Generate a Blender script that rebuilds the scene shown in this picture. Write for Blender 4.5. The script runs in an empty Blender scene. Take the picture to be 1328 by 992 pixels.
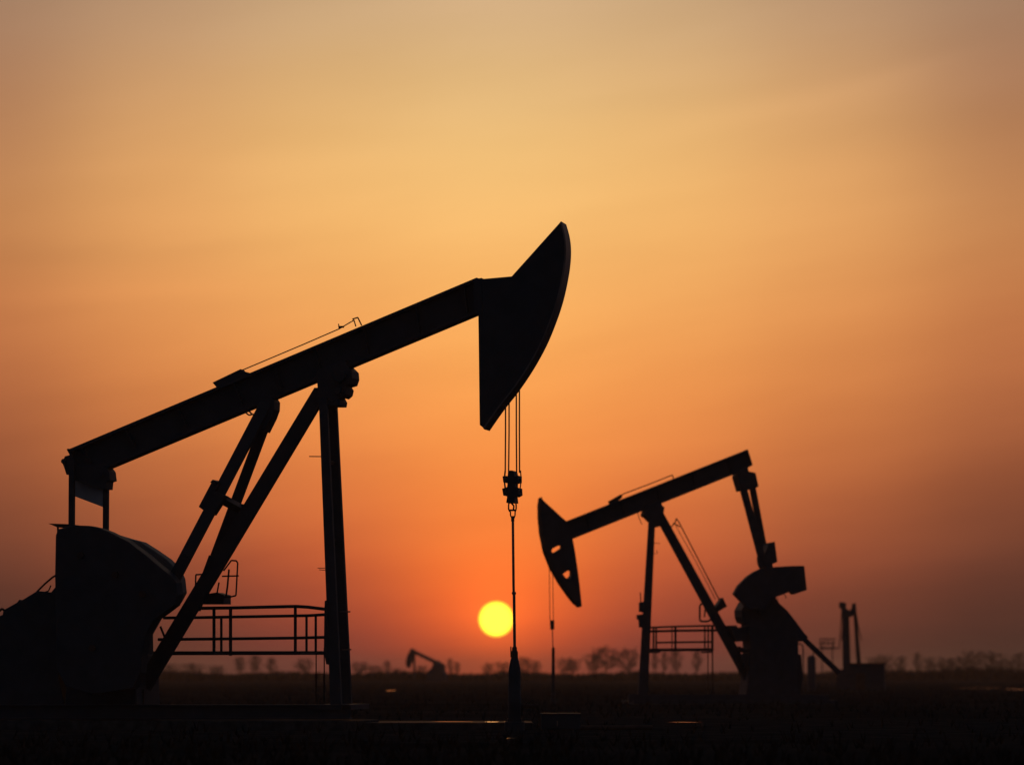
import bpy, bmesh, math, random
from mathutils import Vector, Matrix
from mathutils.geometry import tessellate_polygon

S = bpy.context.scene
COL = S.collection
R = math.radians

# ------------------------------------------------------------------ camera
F = 4847.0                       # focal length in photo pixels (1328 wide)
U0, V0, VH = 664.0, 496.0, 874.0  # image centre and true horizon row
PITCH = math.atan((VH - V0) / F)
CAM_H = 1.05
CAM = Vector((0, 0, CAM_H))
cp, sp = math.cos(PITCH), math.sin(PITCH)


def ray(u, v):
    x = (u - U0) / F
    y = (V0 - v) / F
    return Vector((x, cp - y * sp, sp + y * cp))


def at(u, v, depth):
    d = ray(u, v)
    return CAM + d * (depth / d.y)


def on_ground(u, v, z=0.0):
    d = ray(u, v)
    return CAM + d * ((z - CAM_H) / d.z)


cam_data = bpy.data.cameras.new('camera')
cam = bpy.data.objects.new('camera', cam_data)
COL.objects.link(cam)
cam.location = CAM
cam.rotation_euler = (math.pi / 2 + PITCH, 0, 0)
cam_data.sensor_width = 36.0
cam_data.lens = F * 36.0 / 1328.0
cam_data.clip_start = 0.5
cam_data.clip_end = 20000
cam_data.dof.use_dof = True
cam_data.dof.focus_distance = 71.0
cam_data.dof.aperture_fstop = 1.4
S.camera = cam

# ------------------------------------------------------------------ render look
S.view_settings.view_transform = 'Standard'
S.view_settings.look = 'None'
S.view_settings.exposure = 0
S.view_settings.gamma = 1
S.view_settings.use_curve_mapping = False
S.render.engine = 'CYCLES'
S.cycles.max_bounces = 4
S.cycles.volume_bounces = 0
S.cycles.use_denoising = True

# ------------------------------------------------------------------ materials


def steel(name, col, rough=0.55, var=0.35, scale=3.0, metallic=0.0, spec=0.3):
    m = bpy.data.materials.new(name)
    m.use_nodes = True
    nt = m.node_tree
    b = nt.nodes['Principled BSDF']
    tc = nt.nodes.new('ShaderNodeTexCoord')
    n = nt.nodes.new('ShaderNodeTexNoise')
    n.inputs['Scale'].default_value = scale
    n.inputs['Detail'].default_value = 6
    nt.links.new(tc.outputs['Object'], n.inputs['Vector'])
    r = nt.nodes.new('ShaderNodeValToRGB')
    r.color_ramp.elements[0].position = 0.3
    r.color_ramp.elements[1].position = 0.7
    r.color_ramp.elements[0].color = (*[c * (1 - var) for c in col], 1)
    r.color_ramp.elements[1].color = (*[min(1, c * (1 + var)) for c in col], 1)
    nt.links.new(n.outputs['Fac'], r.inputs['Fac'])
    nt.links.new(r.outputs['Color'], b.inputs['Base Color'])
    rr = nt.nodes.new('ShaderNodeMapRange')
    rr.inputs['To Min'].default_value = max(0.05, rough - 0.12)
    rr.inputs['To Max'].default_value = min(1, rough + 0.15)
    nt.links.new(n.outputs['Fac'], rr.inputs['Value'])
    nt.links.new(rr.outputs['Result'], b.inputs['Roughness'])
    b.inputs['Metallic'].default_value = metallic
    b.inputs['Specular IOR Level'].default_value = spec
    bp = nt.nodes.new('ShaderNodeBump')
    bp.inputs['Strength'].default_value = 0.15
    bp.inputs['Distance'].default_value = 0.02
    nt.links.new(n.outputs['Fac'], bp.inputs['Height'])
    nt.links.new(bp.outputs['Normal'], b.inputs['Normal'])
    return m


M_STEEL = steel('dark_painted_steel', (0.048, 0.050, 0.056), var=0.18)
M_RUST = steel('rusty_steel', (0.085, 0.050, 0.034), rough=0.7)
M_GREY = steel('grey_sheet_metal', (0.22, 0.19, 0.17), rough=0.6, var=0.15)
M_CABLE = steel('wire_rope', (0.12, 0.09, 0.07), rough=0.45, metallic=0.6)
M_ROD = steel('polished_rod', (0.20, 0.15, 0.13), rough=0.3, metallic=0.8)
M_LIT_RIM = steel('lit_rim_worn_steel', (0.20, 0.15, 0.13), rough=0.45, metallic=0.5)  # worn arc plate, its brown lightened to imitate sky light on the rim
M_CONC = steel('oil_stained_concrete', (0.06, 0.058, 0.056), rough=0.9, scale=6, spec=0.1)
M_BARK = steel('bark', (0.055, 0.042, 0.034), rough=0.9, scale=8, spec=0.05)
M_TWIG = steel('twigs', (0.060, 0.044, 0.036), rough=0.9, scale=8, spec=0.05)
M_SCRUB = steel('dry_scrub', (0.026, 0.023, 0.020), rough=0.95, scale=2, spec=0.0)

# ------------------------------------------------------------------ mesh collector


class MB:
    def __init__(self):
        self.v, self.f = [], []

    def add(self, vs, fs):
        o = len(self.v)
        self.v += [tuple(p) for p in vs]
        self.f += [tuple(i + o for i in f) for f in fs]

    def hexa(self, a, b):
        """two quads a, b (4 pts each) joined"""
        self.add(list(a) + list(b), [(3, 2, 1, 0), (4, 5, 6, 7), (0, 1, 5, 4), (1, 2, 6, 5), (2, 3, 7, 6), (3, 0, 4, 7)])
        return self

    def box(self, c, s, rot=None):
        c = Vector(c)
        hx, hy, hz = s[0] / 2, s[1] / 2, s[2] / 2
        q = [Vector(p) for p in ((-hx, -hy, -hz), (hx, -hy, -hz), (hx, hy, -hz), (-hx, hy, -hz),
                                 (-hx, -hy, hz), (hx, -hy, hz), (hx, hy, hz), (-hx, hy, hz))]
        if rot is not None:
            q = [rot @ p for p in q]
        q = [p + c for p in q]
        return self.hexa(q[:4], q[4:])

    def bar(self, p, q, w, d, side=Vector((0, 1, 0))):
        """rectangular bar; d along 'side', w across"""
        p, q = Vector(p), Vector(q)
        t = (q - p).normalized()
        s = side - t * side.dot(t)
        if s.length < 1e-5:
            s = Vector((1, 0, 0)) - t * t.x
        s.normalize()
        n = t.cross(s)
        def ring(c):
            return [c + s * (a * d / 2) + n * (b * w / 2) for a, b in ((-1, -1), (1, -1), (1, 1), (-1, 1))]
        return self.hexa(ring(p), ring(q))

    def tube(self, p, q, r, r2=None, n=10):
        p, q = Vector(p), Vector(q)
        r2 = r if r2 is None else r2
        t = (q - p)
        if t.length < 1e-6:
            return self
        t.normalize()
        a = Vector((0, 0, 1)) if abs(t.z) < 0.9 else Vector((1, 0, 0))
        x = t.cross(a).normalized()
        y = t.cross(x)
        vs = []
        for c, rr in ((p, r), (q, r2)):
            vs += [c + (x * math.cos(2 * math.pi * i / n) + y * math.sin(2 * math.pi * i / n)) * rr for i in range(n)]
        fs = [(i, (i + 1) % n, n + (i + 1) % n, n + i) for i in range(n)]
        fs += [tuple(reversed(range(n))), tuple(range(n, 2 * n))]
        self.add(vs, fs)
        return self

    def path(self, pts, r, n=8):
        for a, b in zip(pts, pts[1:]):
            self.tube(a, b, r, n=n)
        return self

    def lathe(self, c, prof, n=20):
        """profile of (radius, z) about the vertical through c"""
        c = Vector(c)
        vs, fs = [], []
        for rr, z in prof:
            vs += [c + Vector((rr * math.cos(2 * math.pi * i / n), rr * math.sin(2 * math.pi * i / n), z)) for i in range(n)]
        for k in range(len(prof) - 1):
            for i in range(n):
                j = (i + 1) % n
                fs.append((k * n + i, k * n + j, (k + 1) * n + j, (k + 1) * n + i))
        fs.append(tuple(reversed(range(n))))
        m = (len(prof) - 1) * n
        fs.append(tuple(range(m, m + n)))
        self.add(vs, fs)
        return self

    def ring(self, c, rad, r, axis='y', n=20, k=6):
        c = Vector(c)
        vs, fs = [], []
        for i in range(n):
            a = 2 * math.pi * i / n
            for j in range(k):
                b = 2 * math.pi * j / k
                rr = rad + r * math.cos(b)
                h = r * math.sin(b)
                if axis == 'y':
                    p = Vector((rr * math.cos(a), h, rr * math.sin(a)))
                elif axis == 'x':
                    p = Vector((h, rr * math.cos(a), rr * math.sin(a)))
                else:
                    p = Vector((rr * math.cos(a), rr * math.sin(a), h))
                vs.append(c + p)
        for i in range(n):
            for j in range(k):
                fs.append((i * k + j, i * k + (j + 1) % k, ((i + 1) % n) * k + (j + 1) % k, ((i + 1) % n) * k + j))
        self.add(vs, fs)
        return self

    def prism(self, loops, y0, y1):
        """loops: outline (and holes) as local points with x,z; extruded along local y"""
        if not isinstance(loops[0], (list, tuple)):
            loops = [loops]
        flat = [Vector((p.x, p.z, 0)) for l in loops for p in l]
        tris = tessellate_polygon([[Vector((p.x, p.z, 0)) for p in l] for l in loops])
        n = len(flat)
        vs = [Vector((p.x, y0, p.y)) for p in flat] + [Vector((p.x, y1, p.y)) for p in flat]
        fs = [tuple(t) for t in tris] + [tuple(i + n for i in reversed(t)) for t in tris]
        o = 0
        for l in loops:
            m = len(l)
            for i in range(m):
                a, b = o + i, o + (i + 1) % m
                fs.append((a, b, b + n, a + n))
            o += m
        self.add(vs, fs)
        return self

    def build(self, name, mat, parent=None, bevel=0.0, smooth=False):
        me = bpy.data.meshes.new(name)
        me.from_pydata(self.v, [], self.f)
        bm = bmesh.new()
        bm.from_mesh(me)
        bmesh.ops.recalc_face_normals(bm, faces=bm.faces)
        bm.to_mesh(me)
        bm.free()
        me.materials.append(mat)
        if smooth:
            for p in me.polygons:
                p.use_smooth = True
            me.set_sharp_from_angle(angle=R(40))
        o = bpy.data.objects.new(name, me)
        COL.objects.link(o)
        if parent is not None:
            o.parent = parent
        if bevel:
            b = o.modifiers.new('edge', 'BEVEL')
            b.width = bevel
            b.segments = 2
            b.limit_method = 'ANGLE'
            b.angle_limit = R(50)
        return o


def tag(o, label=None, cat=None, group=None, kind=None):
    if label:
        o['label'] = label
    if cat:
        o['category'] = cat
    if group:
        o['group'] = group
    if kind:
        o['kind'] = kind
    return o


class Thing:
    """an Empty at the thing's base, plus a mapping from photo rows/columns to its own axes"""

    def __init__(self, name, u, depth, rotz, label, cat, group=None, z=0.0):
        p = at(u, VH, depth)
        self.loc = Vector((p.x, depth, z))
        self.rot = rotz
        e = bpy.data.objects.new(name, None)
        COL.objects.link(e)
        e.location = self.loc
        e.rotation_euler = (0, 0, rotz)
        tag(e, label, cat, group)
        self.e = e
        self.inv = Matrix.Rotation(-rotz, 3, 'Z')
        self.px = depth / F          # metres per photo pixel

    def L(self, u, v, y=0.0):
        o = self.inv @ (CAM - self.loc)
        d = self.inv @ ray(u, v)
        return o + d * ((y - o.y) / d.y)

    def P(self, pts, y=0.0):
        return [self.L(u, v, y) for u, v in pts]

    def prism(self, mb, pts, y0, y1, yt=None, holes=()):
        yt = y0 if yt is None else yt
        return mb.prism([self.P(pts, yt)] + [self.P(h, yt) for h in holes], y0, y1)

    def leg(self, mb, tl, tr, vt, yt, bl, br, vb, yb, d):
        """a post leaning in both directions, by its left/right outline at top and bottom"""
        near_l = self.rot < 0
        def end(ul, ur, v, y):
            l = self.L(ul, v, y + (-d / 2 if near_l else d / 2))
            r = self.L(ur, v, y + (d / 2 if near_l else -d / 2))
            z = (l.z + r.z) / 2
            return [Vector((l.x, y - d / 2, z)), Vector((r.x, y - d / 2, z)),
                    Vector((r.x, y + d / 2, z)), Vector((l.x, y + d / 2, z))]
        return mb.hexa(end(tl, tr, vt, yt), end(bl, br, vb, yb))

    def bar(self, mb, a, b, w, d, ya=0.0, yb=None):
        yb = ya if yb is None else yb
        return mb.bar(self.L(*a, ya), self.L(*b, yb), w * self.px, d)

    def tube(self, mb, a, b, w, ya=0.0, yb=None, n=8, w2=None):
        yb = ya if yb is None else yb
        return mb.tube(self.L(*a, ya), self.L(*b, yb), w * self.px / 2, None if w2 is None else w2 * self.px / 2, n=n)

    def path(self, mb, pts, w, y=0.0):
        return mb.path(self.P(pts, y), w * self.px / 2)


# ================================================================== NEAR PUMP JACK
JG = 'pump jacks in the oil field'
N = Thing('pump_jack', 436, 71.0, R(-12), 'largest and nearest pump jack, its horse head raised above the sun', 'pump jack', JG)
E = N.e

# walking beam : welded I section
b = MB()
YB = 0.17
TOPA, TOPB = (87.5, 583), (618, 360)
BOTA, BOTB = (101, 611), (622, 404)
def lerp(a, c, t):
    return (a[0] + (c[0] - a[0]) * t, a[1] + (c[1] - a[1]) * t)
N.prism(b, [(88.5, 585), (617, 362), (640, 366), (640, 396), (621, 402), (138, 604), (101, 605)], -0.03, 0.03, -YB)
N.prism(b, [TOPA, TOPB, (619.4, 363.4), (89.2, 587)], -YB, YB)
N.prism(b, [(99, 602), (101.5, 607), (137, 607.5), (622, 405), (620.5, 401), (136, 603)], -YB, YB)
for t in (0.02, 0.13, 0.26, 0.4, 0.5, 0.6, 0.72, 0.85, 0.97):
    p, q = lerp((93, 585), (617, 364), t), lerp((107, 604), (621, 402), t)
    for s in (-1, 1):
        b.bar(N.L(*p, -YB) * 1 + Vector((0, YB + s * 0.095, 0)), N.L(*q, -YB) + Vector((0, YB + s * 0.095, 0)), 0.02, 0.13)
# bolted end plate
N.prism(b, [(86.6, 582.4), (89, 581.6), (101, 604.8), (98.6, 605.5)], -YB - 0.02, YB + 0.02, -YB)
beam = b.build('walking_beam', M_STEEL, E, bevel=0.006)
# cover plate and grease line on the beam
b = MB()
N.prism(b, [(275.5, 496), (312, 478.5), (314, 481), (322, 483), (320, 488), (283, 505)], -0.12, 0.12, -0.12)
b.build('cover_box', M_STEEL, beam, bevel=0.004)
b = MB()
N.path(b, [(312, 481), (350, 465), (395, 446), (440, 426.5), (456, 417)], 1.5, 0.0)
N.path(b, [(440, 427), (439, 420)], 1.4, 0.0)
N.path(b, [(439, 424), (446, 424)], 2.6, 0.0)
N.path(b, [(461.5, 423.5), (459, 415), (456.5, 417)], 1.6, 0.0)
N.path(b, [(457, 414), (464, 411.8), (469, 422)], 1.8, 0.0)
b.build('grease_line', M_RUST, beam)

# horse head
b = MB()
YH = 0.2
near_arc = [(726.6, 289), (734.5, 303), (736.5, 318), (736.2, 335), (733.5, 356), (727, 386), (717.5, 415), (705, 445), (688.5, 475), (669, 504), (650, 528), (627, 555)]
def smooth(pts, k=4):
    out = []
    for i in range(len(pts) - 1):
        p0, p1, p2, p3 = pts[max(0, i - 1)], pts[i], pts[i + 1], pts[min(len(pts) - 1, i + 2)]
        for j in range(k):
            t = j / k
            out.append(tuple(0.5 * (2 * b_ + (c_ - a_) * t + (2 * a_ - 5 * b_ + 4 * c_ - d_) * t * t + (3 * b_ - a_ - 3 * c_ + d_) * t ** 3)
                             for a_, b_, c_, d_ in zip(p0, p1, p2, p3)))
    return out + [pts[-1]]


near_arc = near_arc[:1] + [(u - 4.0, v) for u, v in near_arc[1:-1]] + near_arc[-1:]
near_arc = smooth(near_arc)
N.prism(b, [(617.5, 360), (624, 362), (663.5, 358.5), (726.2, 288.6)] + near_arc[1:] + [(622, 551), (620.2, 406), (617, 403)], -YH, YH, -YH)
N.prism(b, [(614, 362.5), (625, 360.5), (626, 410), (619.5, 408), (615, 403)], -YH - 0.012, YH + 0.012, -YH)
head = b.build('horse_head', M_STEEL, E, bevel=0.008)
b = MB()
outer = []
for i, (u, v) in enumerate(near_arc):
    t = i / (len(near_arc) - 1)
    outer.append((u + 2.2 - 0.4 * t, v + 1.4 * t))
outer[0] = (728.4, 287.6)
outer[-1] = (628.5, 557)
N.prism(b, near_arc + list(reversed(outer)), -YH - 0.05, YH + 0.05, -YH)
b.build('arc_plate', M_LIT_RIM, head)

# saddle bearing on top of the samson post
b = MB()
N.prism(b, [(411, 492), (411, 480), (448, 466), (449, 474), (456, 481), (456.8, 490), (454, 498), (447, 500), (449.5, 504), (448, 511), (443, 515.5), (438, 514), (441, 520), (440, 526), (411, 526), (409.5, 514), (412, 508)], -0.28, 0.28, -0.28)
c = N.L(446, 490, 0)
b.tube(c + Vector((0, -0.42, 0)), c + Vector((0, 0.42, 0)), 0.12, n=20)
c = N.L(444, 508, 0)
b.tube(c + Vector((0, -0.36, 0)), c + Vector((0, 0.36, 0)), 0.075, n=16)
for u in (417, 433):
    for y in (-0.2, 0.2):
        b.tube(N.L(u, 526, y), N.L(u, 519, y) + Vector((0, -0.1 if y < 0 else 0.1, 0)), 0.03, n=6)
b.build('saddle_bearing', M_STEEL, E, bevel=0.008)

# samson post
b = MB()
N.leg(b, 413.2, 425.4, 516, -0.30, 428.5, 444.6, 918, -0.80, 0.11)
b.build('front_leg', M_STEEL, E, bevel=0.004)
b = MB()
N.leg(b, 425.2, 437.5, 516, 0.30, 444.3, 457.5, 918, 0.80, 0.11)
b.build('front_leg', M_STEEL, E, bevel=0.004)
for v, ul, ur in ((793, 441, 453.8), (842, 443, 455)):
    b = MB().bar(N.L(ul, v, -0.62), N.L(ur, v, 0.72), 0.025, 0.02)
    b.build('cross_brace', M_RUST, E)
for v0_ in (600, 700):
    b = MB().bar(N.L(424, v0_, -0.42), N.L(433, v0_, 0.42), 0.06, 0.06)
    b.build('cross_brace', M_RUST, E)
b = MB()
N.leg(b, 407.5, 431, 503, 0.0, 164, 190, 905, 0.0, 0.16)
b.build('rear_leg', M_STEEL, E, bevel=0.004)
b = MB()
N.path(b, [(401, 591.8), (420, 592)], 1.3, -0.4)
b.build('step_peg', M_RUST, E)
b = MB()
N.path(b, [(412, 736.5), (426, 736.5), (426, 739.5), (414, 738.5)], 0.9, -0.5)
b.build('step_peg', M_RUST, E)

# pitman arms with cap, clamp and cross tie
b = MB()
N.bar(b, (346, 522), (241.5, 721), 15.5, 0.10, -0.17, -0.8)
N.bar(b, (241.5, 721), (220, 762), 15.5, 0.10, -0.8)
b.build('pitman_arm', M_STEEL, E, bevel=0.006)
b = MB()
N.bar(b, (353, 525), (279.5, 722), 13.5, 0.10, 0.17, 0.8)
N.bar(b, (278, 722), (253, 790), 14.0, 0.10, 0.8)
b.build('pitman_arm', M_STEEL, E, bevel=0.006)
b = MB()
N.prism(b, [(331, 533), (336, 521), (344, 513), (352, 514.5), (355.5, 520.5), (355, 531), (351, 542), (342, 560), (334, 556), (326, 550)], -0.22, 0.22, -0.22)
N.path(b, [(319.5, 525), (323, 533), (327, 537.5)], 2.2, -0.3)
N.path(b, [(318.5, 535), (323, 538.5), (329, 537)], 2.0, -0.3)
b.build('equalizer', M_STEEL, E, bevel=0.008)
b = MB()
N.prism(b, [(276, 622), (284, 626), (279, 637), (292, 643), (276, 668), (267, 661), (263, 661), (257.5, 657)], -0.66, -0.42, -0.66)
N.prism(b, [(273, 625.5), (276.5, 621.8), (282, 624.5), (280, 628)], -0.7, -0.36, -0.66)
N.bar(b, (288, 647), (312, 660), 10, 0.14, -0.5, 0.5)
N.prism(b, [(300, 652), (312, 659), (313, 653), (318, 655), (318.5, 663), (309, 679), (303, 680.5), (297, 672)], 0.4, 0.66, 0.4)
b.build('clamp', M_STEEL, E, bevel=0.006)

# tail bearing, hanging rods and sheet
b = MB()
N.prism(b, [(84, 591.5), (90, 590), (100, 604), (136, 604), (141, 611), (142.5, 622.5), (138, 624), (137, 634), (128, 634), (98, 623), (90, 615), (86, 615.5), (83, 606), (80.5, 600)], -0.22, 0.22, -0.22)
for u, v in ((88, 599), (136, 616)):
    c = N.L(u, v, 0)
    b.tube(c + Vector((0, -0.27, 0)), c + Vector((0, 0.27, 0)), 0.05, n=12)
b.build('tail_bearing', M_STEEL, E, bevel=0.006)
b = MB()
N.bar(b, (93.5, 600), (93, 690), 7.0, 0.1, -0.3)
b.build('tail_rod', M_STEEL, E)
b = MB()
N.bar(b, (137.8, 614), (137.2, 700), 6.6, 0.1, 0.0)
b.build('tail_rod', M_STEEL, E)
b = MB()
N.prism(b, [(96, 619), (137, 633), (137, 658.5), (96, 643)], -0.03, 0.0, 0.0)
tag(b.build('tail_panel', steel('pale_tail_sheet', (0.5, 0.44, 0.42), rough=0.7, var=0.12), E), 'grey sheet hung between the two tail rods')

# counterweights on the cranks
b = MB()
N.prism(b, [(72, 694), (75, 686), (96, 681), (115, 681.5), (128, 684.5), (140, 689), (165, 701.5), (188, 719), (207, 735), (221, 746), (228, 755), (230, 771), (226, 784), (213, 794), (200, 803), (190, 820), (184, 848), (182, 872), (172, 892), (120, 900), (85, 890), (73, 866), (71, 745)], -1.45, -1.05, -1.45)
cw = b.build('counterweight', M_STEEL, E, bevel=0.02)
for u, v in ((105, 720), (150, 745), (185, 770), (120, 840)):
    c = N.L(u, v, -1.45)
    b = MB().tube(c, c + Vector((0, -0.05, 0)), 0.07, n=6)
    b.build('bolt', M_RUST, cw)
b = MB()
N.prism(b, [(100, 690), (140, 690.5), (165, 698), (182, 702.5), (200, 714), (215, 724.5), (226, 735), (233, 750), (235, 768), (228, 781), (205, 797), (178, 845), (150, 880), (100, 860)], 1.05, 1.45, 1.05)
tag(b.build('counterweight', M_GREY, E, bevel=0.02), 'paler far counterweight showing as a thin grey rim')
b = MB()
N.prism(b, [(95, 700), (150, 710), (172, 760), (174, 850), (95, 850)], -0.62, 0.62, -0.62)
N.prism(b, [(90, 848), (174, 848), (178, 930), (82, 930)], -0.75, 0.75, -0.75)
c = N.L(140, 790, 0)
b.tube(c + Vector((0, -1.1, 0)), c + Vector((0, 1.1, 0)), 0.16, n=20)
b.build('gearbox', M_STEEL, E, bevel=0.02)
b = MB()
N.prism(b, [(62.5, 678.6), (90, 679.5), (90, 683.5), (74, 683.5)], -0.35, 0.35, -0.35)
N.bar(b, (75, 682), (75.5, 697), 2.2, 0.03, -0.3)
N.path(b, [(78, 693), (84, 688), (87, 682)], 1.6, -0.3)
b.build('access_step', M_RUST, E)
# belt guard and motor
b = MB()
N.prism(b, [(76, 744), (74, 758), (66, 768), (48, 766), (27, 779), (25, 777), (22, 781), (6, 790), (3, 797), (-4, 800), (-9, 916), (84, 916), (76, 880)], -0.72, -0.35, -0.72)
b.build('belt_guard', M_STEEL, E, bevel=0.01)
b = MB()
N.path(b, [(48, 767), (58, 757), (68, 748.5), (74, 745)], 2.6, -0.55)
b.build('conduit', M_RUST, E)
b = MB()
N.path(b, [(57, 768), (63, 766), (66, 759)], 1.8, -0.55)
b.build('conduit', M_RUST, E)
b = MB()
N.path(b, [(-2, 793), (3, 789), (6, 792), (2, 808), (4, 815)], 3, -0.55)
b.build('conduit', M_RUST, E)
b = MB()
c = N.L(20, 850, 0.15)
b.tube(c + Vector((0, -0.45, 0)), c + Vector((0, 0.55, 0)), 0.36, n=24)
for k in range(12):
    a = 2 * math.pi * k / 12
    b.box(c + Vector((0.37 * math.cos(a), 0.05, 0.37 * math.sin(a))), (0.05, 0.8, 0.05), Matrix.Rotation(-a, 3, 'Y'))
b.box(c + Vector((0, 0.05, -0.62)), (0.9, 0.8, 0.6))
b.build('motor', M_STEEL, E, bevel=0.01)
# skid base and footing
b = MB()
for y in (-0.95, 0.95):
    b.bar(N.L(-25, 922, y), N.L(455, 922, y), 0.26, 0.03)
    b.bar(N.L(-25, 914, y), N.L(455, 914, y), 0.03, 0.22)
    b.bar(N.L(-25, 931, y), N.L(455, 931, y), 0.03, 0.22)
for u in (0, 75, 200, 320, 440):
    b.bar(N.L(u, 922, -0.95), N.L(u, 922, 0.95), 0.2, 0.12, side=Vector((1, 0, 0)))
b.box(N.L(443, 916, 0) , (0.55, 2.1, 0.10))
b.box(N.L(178, 905, 0) , (0.5, 0.7, 0.35))
b.build('skid_frame', M_STEEL, E, bevel=0.004)
b = MB()
zg = 0.0
p0, p1 = N.L(-40, 930, 0).x, N.L(470, 930, 0).x
ztop = N.L(100, 932.5, 0).z
b.box(((p0 + p1) / 2, 0, (ztop - 0.3) / 2), (p1 - p0, 2.6, ztop + 0.3))
b.build('concrete_footing', M_CONC, E, bevel=0.02)

# service platform on the far side
b = MB()
Y1 = 1.25
b.bar(N.L(199, 847.5, Y1), N.L(426, 847, Y1), 0.055, 0.05)
b.bar(N.L(199, 847.5, Y1 + 0.8), N.L(426, 847, Y1 + 0.8), 0.055, 0.05)
fl0, fl1 = N.L(199, 847, Y1 + 0.4), N.L(424, 847, Y1 + 0.4)
b.box(((fl0.x + fl1.x) / 2, Y1 + 0.4, fl0.z + 0.03), (fl1.x - fl0.x, 0.76, 0.02))
for u in (215, 300, 418):
    p = N.L(u, 847, Y1 + 0.4)
    b.bar((p.x, 0.0 if u == 418 else 0.4, p.z - 0.005), (p.x, Y1 + 0.8, p.z - 0.005), 0.04, 0.04, side=Vector((0, 0, 1)))
b.bar(N.L(208, 812, Y1), N.L(216, 832, Y1), 2.5 * N.px, 0.03)
plat = b.build('service_platform', M_STEEL, E)
b = MB()
N.path(b, [(258, 788.5), (300, 788), (384, 786), (400, 787), (424, 790)], 4.4, Y1)
N.path(b, [(212, 801), (258, 800.5), (400, 798), (424, 796.5)], 4.0, Y1)
N.path(b, [(205, 829), (300, 828), (384, 827), (424, 826)], 4.0, Y1)
for u, v0_, v1_, w in ((277.5, 789, 848, 4.4), (287, 799, 848, 3.6), (299, 788, 850, 4.6), (383, 786, 849, 4.2), (397.5, 798, 846, 3.4), (409.5, 798, 846, 3.4)):
    N.path(b, [(u, v0_), (u, v1_)], w, Y1)
b.build('railing', M_STEEL, plat)
b = MB()
N.path(b, [(410, 846), (410, 874)], 1.6, Y1)
N.path(b, [(420.5, 840), (420.5, 874)], 1.6, Y1)
b.tube(N.L(410, 874, Y1), Vector((N.L(410, 874, Y1).x, Y1, 0)), 0.02)
b.tube(N.L(420.5, 874, Y1), Vector((N.L(420.5, 874, Y1).x, Y1, 0)), 0.02)
for v in (874, 890, 906, 922):
    N.path(b, [(410, v), (420.5, v)], 1.0, Y1)
b.build('ladder', M_RUST, plat)
# caged landing
b = MB()
YC = 1.1
N.prism(b, [(262, 771), (280, 768), (290, 771), (290, 783), (256, 783)], YC, YC + 0.5)
cage = b.build('landing', M_STEEL, E)
b = MB()
N.path(b, [(290, 774), (298, 774), (306, 772), (308.3, 730), (306.5, 727), (300, 726.5), (290, 740)], 2.2, YC)
N.path(b, [(288, 747), (309.5, 746.5)], 2.0, YC)
N.path(b, [(297, 738), (295, 760), (293, 774)], 2.6, YC)
N.path(b, [(284, 755), (281.5, 769)], 2.2, YC)
b.build('railing', M_STEEL, cage)
b = MB()
N.path(b, [(264, 744.5), (254, 745), (253.5, 760), (256, 778), (268, 782)], 2.2, YC)
b.build('railing', M_STEEL, cage)
# electrical box on the post
b = MB()
N.prism(b, [(421, 779), (424, 778), (424, 800), (430, 862), (423, 861), (420, 845), (420.5, 800)], -0.75, -0.55, -0.75)
b.build('control_box', M_STEEL, E)

# bridle
YK = 0.30
for u0, u1, v0_, y in ((655.6, 655.2, 531, -0.22), (660.2, 659.6, 526, 0.22), (669.6, 670, 512, -0.22), (673.6, 673.8, 505, 0.22)):
    b = MB()
    N.path(b, [(u0, v0_ - 6), (u0, 560), (u1, 613)], 1.9, y)
    b.build('bridle_cable', M_CABLE, E)
b = MB()
N.path(b, [(655.2, 610), (654, 623), (656, 640)], 2.2, -0.22)
b.build('cable_end', M_CABLE, E)
b = MB()
N.path(b, [(675, 610), (676, 622), (674.5, 634)], 1.6, 0.22)
b.build('cable_end', M_CABLE, E)
b = MB()
N.prism(b, [(660.5, 622), (661, 613), (663, 610.5), (667, 610.5), (669, 613), (669.7, 618), (674.5, 617), (674.5, 626), (669.5, 627), (669.5, 632), (675, 633), (675.5, 642), (671, 644.5), (669, 644), (670, 652.5), (658.8, 652.5), (660, 644), (655, 643), (653.5, 634), (660, 632), (660.5, 627), (655, 626), (654, 618), (660, 617.5)], -0.17, 0.17, 0.0)
for v in (622, 637):
    N.tube(b, (653, v), (676.5, v), 4, 0.0)
b.build('carrier_bar', M_STEEL, E, bevel=0.006)
b = MB()
for u0, u1 in ((659.6, 661.2), (669.4, 668)):
    N.path(b, [(u0 + (0.6 if u0 < 664 else -0.6), 651), (u0, 655), (u0, 660), (u1, 663.5)], 2.0, 0.0)
N.path(b, [(663, 652), (666.5, 656), (665.6, 662)], 2.2, 0.0)
N.path(b, [(660, 661.5), (669, 661.5)], 2.4, 0.0)
for u0, u1 in ((662, 664), (668, 666.4)):
    N.path(b, [(u0, 663), (u0, 668), (u1, 672)], 1.8, 0.0)
N.path(b, [(664.8, 669), (665, 676)], 4.4, 0.0)
b.build('rod_clamp', M_STEEL, E)
b = MB()
N.path(b, [(665.1, 673), (666.0, 760), (666.3, 769)], 3.4, 0.0)
N.path(b, [(664.0, 769), (669.0, 769)], 3.2, 0.0)
N.path(b, [(666.6, 769), (667.4, 838)], 3.8, 0.0)
N.path(b, [(667.4, 838), (667.6, 856)], 4.6, 0.0)
b.build('polished_rod', M_ROD, E)

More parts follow.
